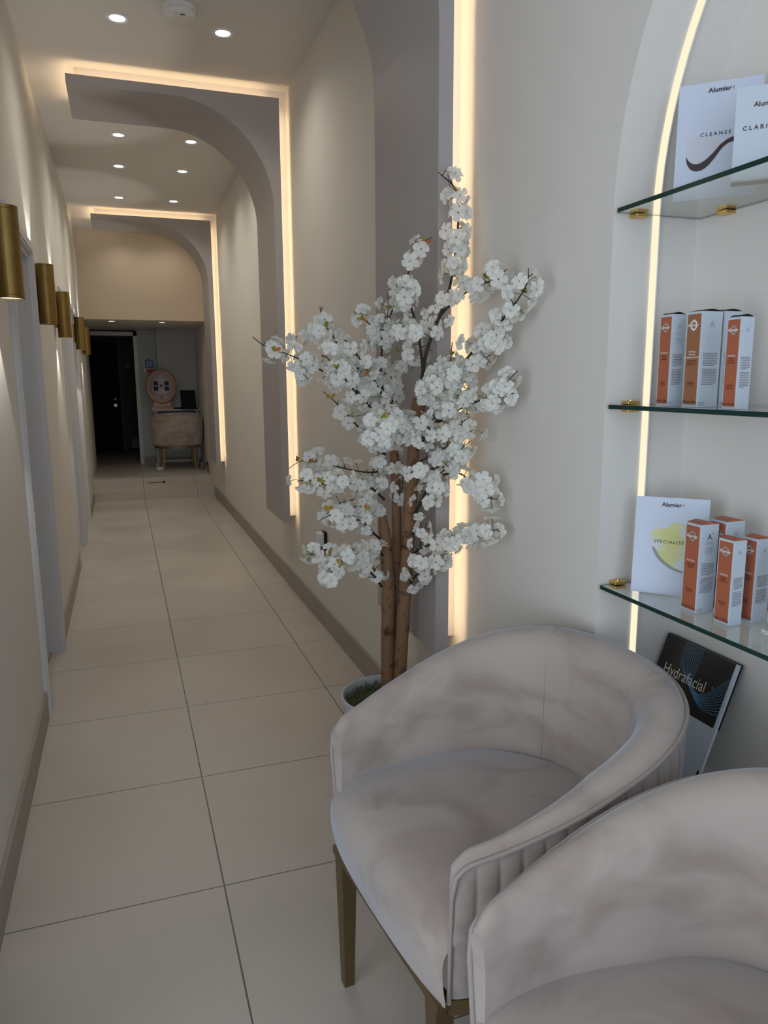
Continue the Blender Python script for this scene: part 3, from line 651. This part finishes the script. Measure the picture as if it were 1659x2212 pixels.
# switch in the dark hall
o = MB().box(-.04, .04, -.012, 0, -.04, .04).build('wall_switch', mat('switch_plate', (.30, .29, .27), .5), loc=(.12, 13.29, 1.62)); tag(o, 'square switch on the dark wall beyond the doorway', 'switch')
# white block and cables on the landing
o = MB().box(-.05, .05, -.05, .05, 0, .035).build('power_brick', M['white'], bevel=.006, loc=(.425, 10.12, ZS)); tag(o, 'small white block on the landing floor left of the far chair', 'power brick')
def cable(name, pts, rad, label, m='black'):
    pts2 = []
    for i in range(len(pts)-1):
        p0_, p1_, p2_, p3_ = [Vector(pts[max(0, min(len(pts)-1, i+k-1))]) for k in range(4)]
        for j in range(8):
            t = j/8; pts2.append(.5*((2*p1_)+(p2_-p0_)*t+(2*p0_-5*p1_+4*p2_-p3_)*t*t+(3*p1_-p0_-3*p2_+p3_)*t**3))
    pts2.append(Vector(pts[-1])); o = MB().tube(pts2, rad, 8).build(name, M[m], smooth=True); tag(o, label, 'cable'); return o
cable('power_cable', [(.955, 10.42, ZS+.10), (.95, 10.3, ZS+.06), (.93, 10.2, ZS+.04), (.915, 10.0, ZS+.005), (.95, 9.9, ZS+.005), (.955, 9.75, ZS+.05), (.982, 9.72, ZS+.12), (.982, 9.66, ZS+.05), (.965, 9.5, ZS+.006)], .006, 'black cable trailing across the landing to the right wall')
cable('mains_lead', [(.95, 10.45, ZS+.74), (.965, 10.40, ZS+.5), (.955, 10.36, ZS+.30), (.97, 10.34, ZS+.15)], .003, 'thin white lead hanging from the small table', 'white')
# sticker on the step
p0 = ony(322, 1040, 9.3-.001); r = empty('step_sticker', (p0.x-.02, 9.299, .150)); 
MB().box(0, .17, -.001, 0, .0, .018).build('strip', mat('amber_strip', (.40, .22, .03), .5), r); MB().box(.175, .205, -.001, 0, -.006, .026).build('pictogram', M['ink'], r)
text('lettering', 'MIND THE STEP', .016, (.085, -.0012, .009), (1, 0, 0), (0, 0, 1), M['ink'], r)
tag(r, 'thin amber warning strip stuck on the upper step riser', 'sticker')
# ------------------------------------------------------------------ blossom tree
TX, TYY = .800, 2.26
tree = empty('potted_blossom_tree', (TX, TYY, 0)); tag(tree, 'artificial white blossom tree in a pale round pot behind the front chair', 'potted tree')
L0 = Vector((TX, TYY, 0))
MB().lathe([(.001, .004), (.120, .004), (.128, .012), (.158, .26), (.166, .292), (.167, .300), (.162, .304), (.156, .300), (.152, .27), (.150, .24), (.001, .24)], 64).build('pot', M['pot'], tree, smooth=True)
q = MB(); mr = random.Random(3)
rows = [[(rr*.149*math.cos(2*PI*j/40), rr*.149*math.sin(2*PI*j/40), .262+.018*math.cos(rr*1.4)+mr.uniform(-.004, .004)) for j in range(40)] for rr in (.99, .85, .7, .55, .4, .25, .1, .01)]
q.grid(rows, True)
for _ in range(900):
    a, rr = mr.uniform(0, 2*PI), .145*math.sqrt(mr.random()); p = Vector((rr*math.cos(a), rr*math.sin(a), .272+.018*math.cos(rr*9))); pts = [p]
    d = Vector((mr.uniform(-1, 1), mr.uniform(-1, 1), mr.uniform(0, .8)))
    for k in range(4): d = (d+Vector((mr.uniform(-.8, .8), mr.uniform(-.8, .8), mr.uniform(-.6, .5)))).normalized(); pts.append(pts[-1]+d*.006)
    q.tube(pts, .0009, 3, caps=False)
q.build('moss', M['moss'], tree)
def W(u, v, y): return ony(u, v, y)
def trunk(px, rad, name='trunk'):
    pts = [W(*p)-L0 for p in px]; P_ = []; R_ = []
    for i in range(len(pts)-1):
        for j in range(6): t = j/6; P_.append(pts[i].lerp(pts[i+1], t)); R_.append((rad[i]+(rad[i+1]-rad[i])*t)*mr.uniform(.94, 1.06))
    P_.append(pts[-1]); R_.append(rad[-1])
    return MB().tube(P_, R_, 14).build(name, M['bark'], tree, smooth=True)
trunk([(838, 1500, 2.27), (838, 1380, 2.265), (839, 1260, 2.255), (832, 1160, 2.245), (826, 1115, 2.24)], [.024, .0235, .023, .020, .013])
trunk([(852, 1500, 2.29), (855, 1300, 2.28), (857, 1150, 2.28), (856, 1050, 2.27), (851, 975, 2.26)], [.019, .018, .016, .015, .014])
trunk([(862, 1500, 2.24), (868, 1380, 2.22), (876, 1260, 2.20), (884, 1130, 2.19), (889, 1030, 2.17), (895, 950, 2.15), (902, 900, 2.14), (906, 862, 2.13)], [.021, .0225, .021, .022, .020, .018, .019, .021])
BR = [  # pixel polylines read off the photo, start depth, end depth, thickness
 ([(906, 870), (914, 803), (922, 756), (949, 685), (969, 634), (984, 552), (990, 480), (992, 450), (981, 403), (965, 388), (947, 372)], 2.13, 2.00, .0062),
 ([(949, 685), (981, 650), (1016, 626), (1047, 611), (1060, 608), (1079, 595), (1094, 582)], 2.08, 1.83, .0035),
 ([(914, 803), (906, 732), (896, 690), (883, 650), (871, 615), (887, 580), (902, 536), (920, 520), (934, 513)], 2.12, 2.02, .0045),
 ([(828, 858), (822, 791), (826, 732), (804, 705), (781, 685), (765, 673)], 2.25, 2.3, .0045),
 ([(826, 732), (834, 705), (855, 650), (862, 610), (880, 590)], 2.26, 2.2, .0035),
 ([(832, 715), (838, 680), (838, 634)], 2.26, 2.2, .002),
 ([(850, 915), (828, 858), (804, 815), (777, 775), (761, 752), (745, 735)], 2.24, 2.05, .0045),
 ([(820, 900), (790, 870), (769, 850), (734, 803), (710, 775), (695, 767)], 2.22, 1.98, .004),
 ([(777, 800), (740, 760), (712, 715), (702, 705), (695, 685), (691, 662)], 2.25, 2.3, .003),
 ([(800, 880), (757, 830), (715, 812), (679, 791), (652, 778), (636, 771), (597, 756), (570, 747), (546, 728)], 2.25, 2.1, .0035),
 ([(832, 983), (812, 960), (796, 944), (757, 905), (740, 885), (718, 862), (698, 846)], 2.25, 2.3, .0045),
 ([(902, 971), (922, 936), (945, 910), (961, 869), (973, 840), (973, 783), (977, 740)], 2.10, 1.95, .006),
 ([(961, 869), (985, 810), (1008, 775), (1043, 736), (1075, 705), (1095, 678), (1114, 654), (1130, 630), (1141, 605), (1141, 579)], 2.03, 1.76, .0045),
 ([(945, 912), (961, 905), (990, 885), (1016, 873), (1059, 858), (1085, 852), (1110, 850)], 2.06, 1.80, .004),
 ([(985, 860), (1012, 803), (1043, 779), (1060, 765)], 2.0, 1.88, .003),
 ([(1075, 850), (1094, 826), (1118, 801)], 1.83, 1.78, .0015),
 ([(900, 1000), (930, 985), (969, 963), (985, 930), (1015, 900)], 2.13, 2.0, .003),
 ([(904, 1025), (940, 1010), (975, 1000), (996, 970), (1015, 954)], 2.13, 1.9, .003),
 ([(897, 1108), (912, 1080), (923, 1057), (945, 1028), (965, 1012)], 2.14, 2.02, .0055),
 ([(945, 1028), (990, 1021), (1012, 1037), (1030, 1055), (1047, 1073), (1073, 1079)], 2.04, 1.82, .003),
 ([(884, 1267), (900, 1240), (923, 1232), (955, 1213), (977, 1197)], 2.16, 2.0, .004),
 ([(893, 1195), (905, 1188), (923, 1178), (951, 1175), (999, 1162), (1028, 1152), (1060, 1148), (1076, 1143)], 2.14, 1.84, .0042),
 ([(908, 1180), (912, 1160), (918, 1145), (920, 1130)], 2.12, 2.05, .003),
 ([(824, 1267), (804, 1239), (773, 1219), (747, 1207), (709, 1197), (680, 1198), (661, 1197)], 2.22, 2.0, .0042),
 ([(820, 1250), (805, 1225), (800, 1210)], 2.22, 2.25, .004),
 ([(747, 1207), (728, 1219), (709, 1245)], 2.08, 2.0, .003),
 ([(827, 1200), (811, 1184), (779, 1184), (755, 1192)], 2.23, 2.12, .004),
 ([(822, 1165), (805, 1150), (790, 1130), (779, 1124), (741, 1120), (715, 1112), (690, 1125)], 2.24, 2.05, .004),
 ([(806, 1100), (780, 1080), (750, 1082), (720, 1092), (705, 1104)], 2.3, 2.25, .003),
 ([(830, 1079), (801, 1053), (773, 1047), (734, 1044), (710, 1048), (693, 1044), (664, 1037), (642, 1040)], 2.25, 2.05, .0042),
 ([(843, 1012), (810, 1020), (790, 1020), (757, 1015), (705, 1002), (670, 996), (648, 996), (624, 1012)], 2.28, 2.35, .0035),
 ([(800, 1060), (803, 1030), (810, 1010), (830, 990)], 2.3, 2.3, .003),
 ([(870, 960), (855, 950), (830, 940), (800, 935), (785, 930)], 2.12, 1.95, .003),
 ([(890, 930), (880, 910), (850, 905), (830, 915)], 2.12, 1.98, .003),
 ([(915, 850), (935, 820), (950, 800), (955, 770)], 2.08, 2.0, .003),
 ([(905, 860), (930, 845), (955, 850), (985, 840)], 2.05, 1.95, .003),
 ([(845, 880), (850, 850), (845, 820), (850, 790)], 2.3, 2.35, .003),
 ([(845, 1000), (870, 1000), (868, 1060), (860, 1090)], 2.33, 2.3, .003),
 ([(780, 850), (770, 820), (775, 790), (790, 760)], 2.3, 2.35, .003),
]
def clampd(u, v, y):
    p = ony(u, v, y)
    for _ in range(60):
        if p.x > .93 or (p.x > .845 and p.y > 2.04 and p.y < 2.75 and p.z > .45): y -= .015; p = ony(u, v, y)
        else: break
    return p
fr_ = random.Random(11)
clusters = []; tips = []
for px, y0, y1, th in BR:
    n = len(px); pts = []
    for i in range(n-1):
        for j in range(4):
            t = j/4; k = (i+t)/(n-1); g = lambda c: .5*((2*px[i][c])+(px[i+1][c]-px[max(i-1, 0)][c])*t+(2*px[max(i-1, 0)][c]-5*px[i][c]+4*px[i+1][c]-px[min(i+2, n-1)][c])*t*t+(3*px[i][c]-px[max(i-1, 0)][c]-3*px[i+1][c]+px[min(i+2, n-1)][c])*t**3)
            pts.append((g(0), g(1), y0+(y1-y0)*k))
    pts.append((*px[-1], y1)); WP = [clampd(*p) for p in pts]
    for _ in range(2): WP = [WP[0]]+[(WP[i-1]+WP[i]*2+WP[i+1])/4 for i in range(1, len(WP)-1)]+[WP[-1]]
    rr = [max(.0012, th*(1-.8*i/(len(WP)-1))) for i in range(len(WP))]
    q = MB().tube([p-L0 for p in WP], rr, 7)
    tot = sum((a-b).length for a, b in zip(WP[:-1], WP[1:])); s = 0; nxt = tot*(.30 if tot > .25 else .12)
    for a, b in zip(WP[:-1], WP[1:]):
        dl = (b-a).length; s += dl
        while s > nxt and nxt < tot-.03:
            clusters.append((b.copy(), (b-a).normalized())); nxt += fr_.uniform(.034, .062)
    for k in range(3, len(WP)-2, 5):      # side spurs
        d = (Vector((fr_.uniform(-1, 1), fr_.uniform(-1, .3), fr_.uniform(-.2, 1)))).normalized(); q.tube([WP[k]-L0, WP[k]-L0+d*.018], [.0016, .0008], 5)
    q.build('branch', M['twig'], tree, smooth=True); tips.append(WP)
# filler clusters inside the dense parts of the crown (pixel centre, spread, count, depth range)
for (u, v, su, sv, n, ya, yb) in [(740, 800, 55, 60, 14, 2.1, 2.4), (700, 740, 30, 40, 5, 2.15, 2.3), (850, 935, 62, 38, 30, 1.93, 2.05), (790, 870, 45, 45, 12, 2.05, 2.35), (825, 820, 30, 45, 8, 2.2, 2.4),
                                 (965, 820, 40, 48, 24, 1.9, 2.0), (1000, 900, 45, 40, 14, 1.9, 2.0), (960, 980, 45, 50, 16, 1.95, 2.05), (875, 620, 28, 35, 8, 2.0, 2.15), (900, 720, 35, 45, 8, 2.0, 2.15), (1040, 745, 35, 30, 8, 1.8, 1.9),
                                 (940, 1055, 30, 28, 9, 1.97, 2.05), (770, 1100, 45, 28, 12, 2.05, 2.3), (765, 1190, 18, 16, 5, 1.98, 2.1), (820, 1030, 25, 35, 6, 2.2, 2.3), (920, 1215, 30, 18, 5, 2.0, 2.05), (1000, 1170, 40, 8, 3, 1.88, 1.95), (1035, 1045, 14, 16, 5, 1.83, 1.9), (712, 1242, 12, 10, 3, 1.98, 2.0), (985, 560, 14, 60, 6, 2.0, 2.03), (830, 730, 30, 30, 5, 2.2, 2.35), (1090, 852, 22, 14, 4, 1.78, 1.83), (720, 1040, 50, 12, 5, 2.05, 2.15)]:
    for _ in range(round(n*.55)):
        uu, vv = u+fr_.gauss(0, su*.55), v+fr_.gauss(0, sv*.55); clusters.append((clampd(uu, vv, fr_.uniform(ya, yb)), Vector((0, 0, 1))))
def flower(q, c, nrm, R_, rg):
    nrm = nrm.normalized(); a = nrm.orthogonal().normalized(); b = nrm.cross(a); ph = rg.uniform(0, 2*PI)
    for layer, (npet, sc, lift) in enumerate(((5, 1.0, .12), (5, .66, .38))):
        if layer and rg.random() < .35: continue
        for k in range(npet):
            an = ph+layer*.6+2*PI*k/npet+rg.uniform(-.1, .1); d = a*math.cos(an)+b*math.sin(an); t = nrm.cross(d); r_ = R_*sc*rg.uniform(.9, 1.08); rows = []
            wv = rg.uniform(-.12, .12)
            for i, (s, wd) in enumerate(((.08, .07), (.40, .30), (.75, .42), (.95, .30), (1.0, .10))):
                z = r_*(lift*(s*1.6)-.22*s*s+layer*.08); row = []
                for j in (-1, -.45, 0, .45, 1):
                    row.append(c+d*(r_*s*(1-.03*abs(j)))+t*(r_*wd*j)+nrm*(z+r_*.10*j*j*(1 if s < .9 else .4)+wv*r_*j*s))
                rows.append(row)
            q.grid(rows, mi=0)
    for k in range(6):
        an = rg.uniform(0, 2*PI); d = a*math.cos(an)+b*math.sin(an); e = c+nrm*R_*.32+d*R_*.22; q.quad([c, c+d.cross(nrm)*R_*.03, e], mi=1)
    q.quad([c-nrm*R_*.10+a*R_*.12, c-nrm*R_*.10+b*R_*.12, c-nrm*R_*.10-a*R_*.12, c-nrm*R_*.10-b*R_*.12], mi=1)
camdir = Vector((-.33, -.94, .0))
def cluster(q, c, t, rg):
    k = rg.choice((2, 3, 3, 4)); base = rg.uniform(0, 2*PI); s0 = t.orthogonal().normalized(); s1 = t.cross(s0)
    for i in range(k):
        an = base+2*PI*i/k+rg.uniform(-.5, .5); d = (s0*math.cos(an)+s1*math.sin(an)+t*rg.uniform(-.5, .6)).normalized()
        fc = c+d*rg.uniform(.018, .036); 
        if fc.x > .965: fc.x = .965
        nn = (d+camdir*rg.uniform(.1, .9)+Vector((0, 0, rg.uniform(-.4, .3)))).normalized()
        q.tube([c-L0, (c+fc)/2-L0+Vector((0, 0, .003)), fc-L0-nn*.003], [.0009, .0008, .0016], 4, mi=1, caps=False)
        flower(q, fc-L0, nn, rg.uniform(.0205, .0260), rg)
clusters.sort(key=lambda c: (c[0]-CP).length)
rest = MB()
for i, (c, t) in enumerate(clusters):
    if i < 100:
        q = MB(); cluster(q, c, t, fr_); q.build('blossom_cluster', [M['petal'], M['calyx']], tree, smooth=True, fix=False)
    else: cluster(rest, c, t, fr_)
o = rest.build('blossom_clusters', [M['petal'], M['calyx']], tree, smooth=True, fix=False); o['kind'] = 'stuff'
def young(c, rg):
    q = MB()
    for k in range(3):
        d = Vector((rg.uniform(-1, 1), rg.uniform(-1, .2), rg.uniform(-.3, 1))).normalized(); s = d.orthogonal().normalized(); L_ = .018
        rows = []
        for t, wd in ((0, .05), (.35, .42), (.7, .34), (1, .02)): p = c+d*(L_*t); rows.append([p-s*(L_*wd)+camdir*.001, p, p+s*(L_*wd)+camdir*.001])
        q.grid(rows)
    q.v = [tuple(Vector(v)-L0) for v in q.v]; return q.build('young_leaf', M['young'], tree, smooth=True, fix=False)
for u, v, y in [(988, 413, 1.96), (920, 522, 2.0), (1052, 602, 1.84), (1125, 627, 1.76), (842, 668, 2.18), (907, 728, 2.0), (781, 686, 2.25), (730, 795, 1.98), (797, 802, 2.1), (596, 758, 2.1), (716, 858, 2.2), (828, 902, 1.92), (979, 766, 1.92), (1016, 795, 1.9), (1058, 857, 1.8), (692, 1040, 2.02), (666, 997, 2.3), (710, 1100, 2.1), (788, 1097, 2.0), (710, 1193, 1.98), (735, 1217, 1.98), (1000, 1046, 1.88), (1028, 1155, 1.86), (963, 996, 1.98), (955, 1205, 2.0), (860, 760, 2.15), (708, 702, 2.25), (645, 455+540, 2.3)]:
    young(clampd(u, v, y), fr_)
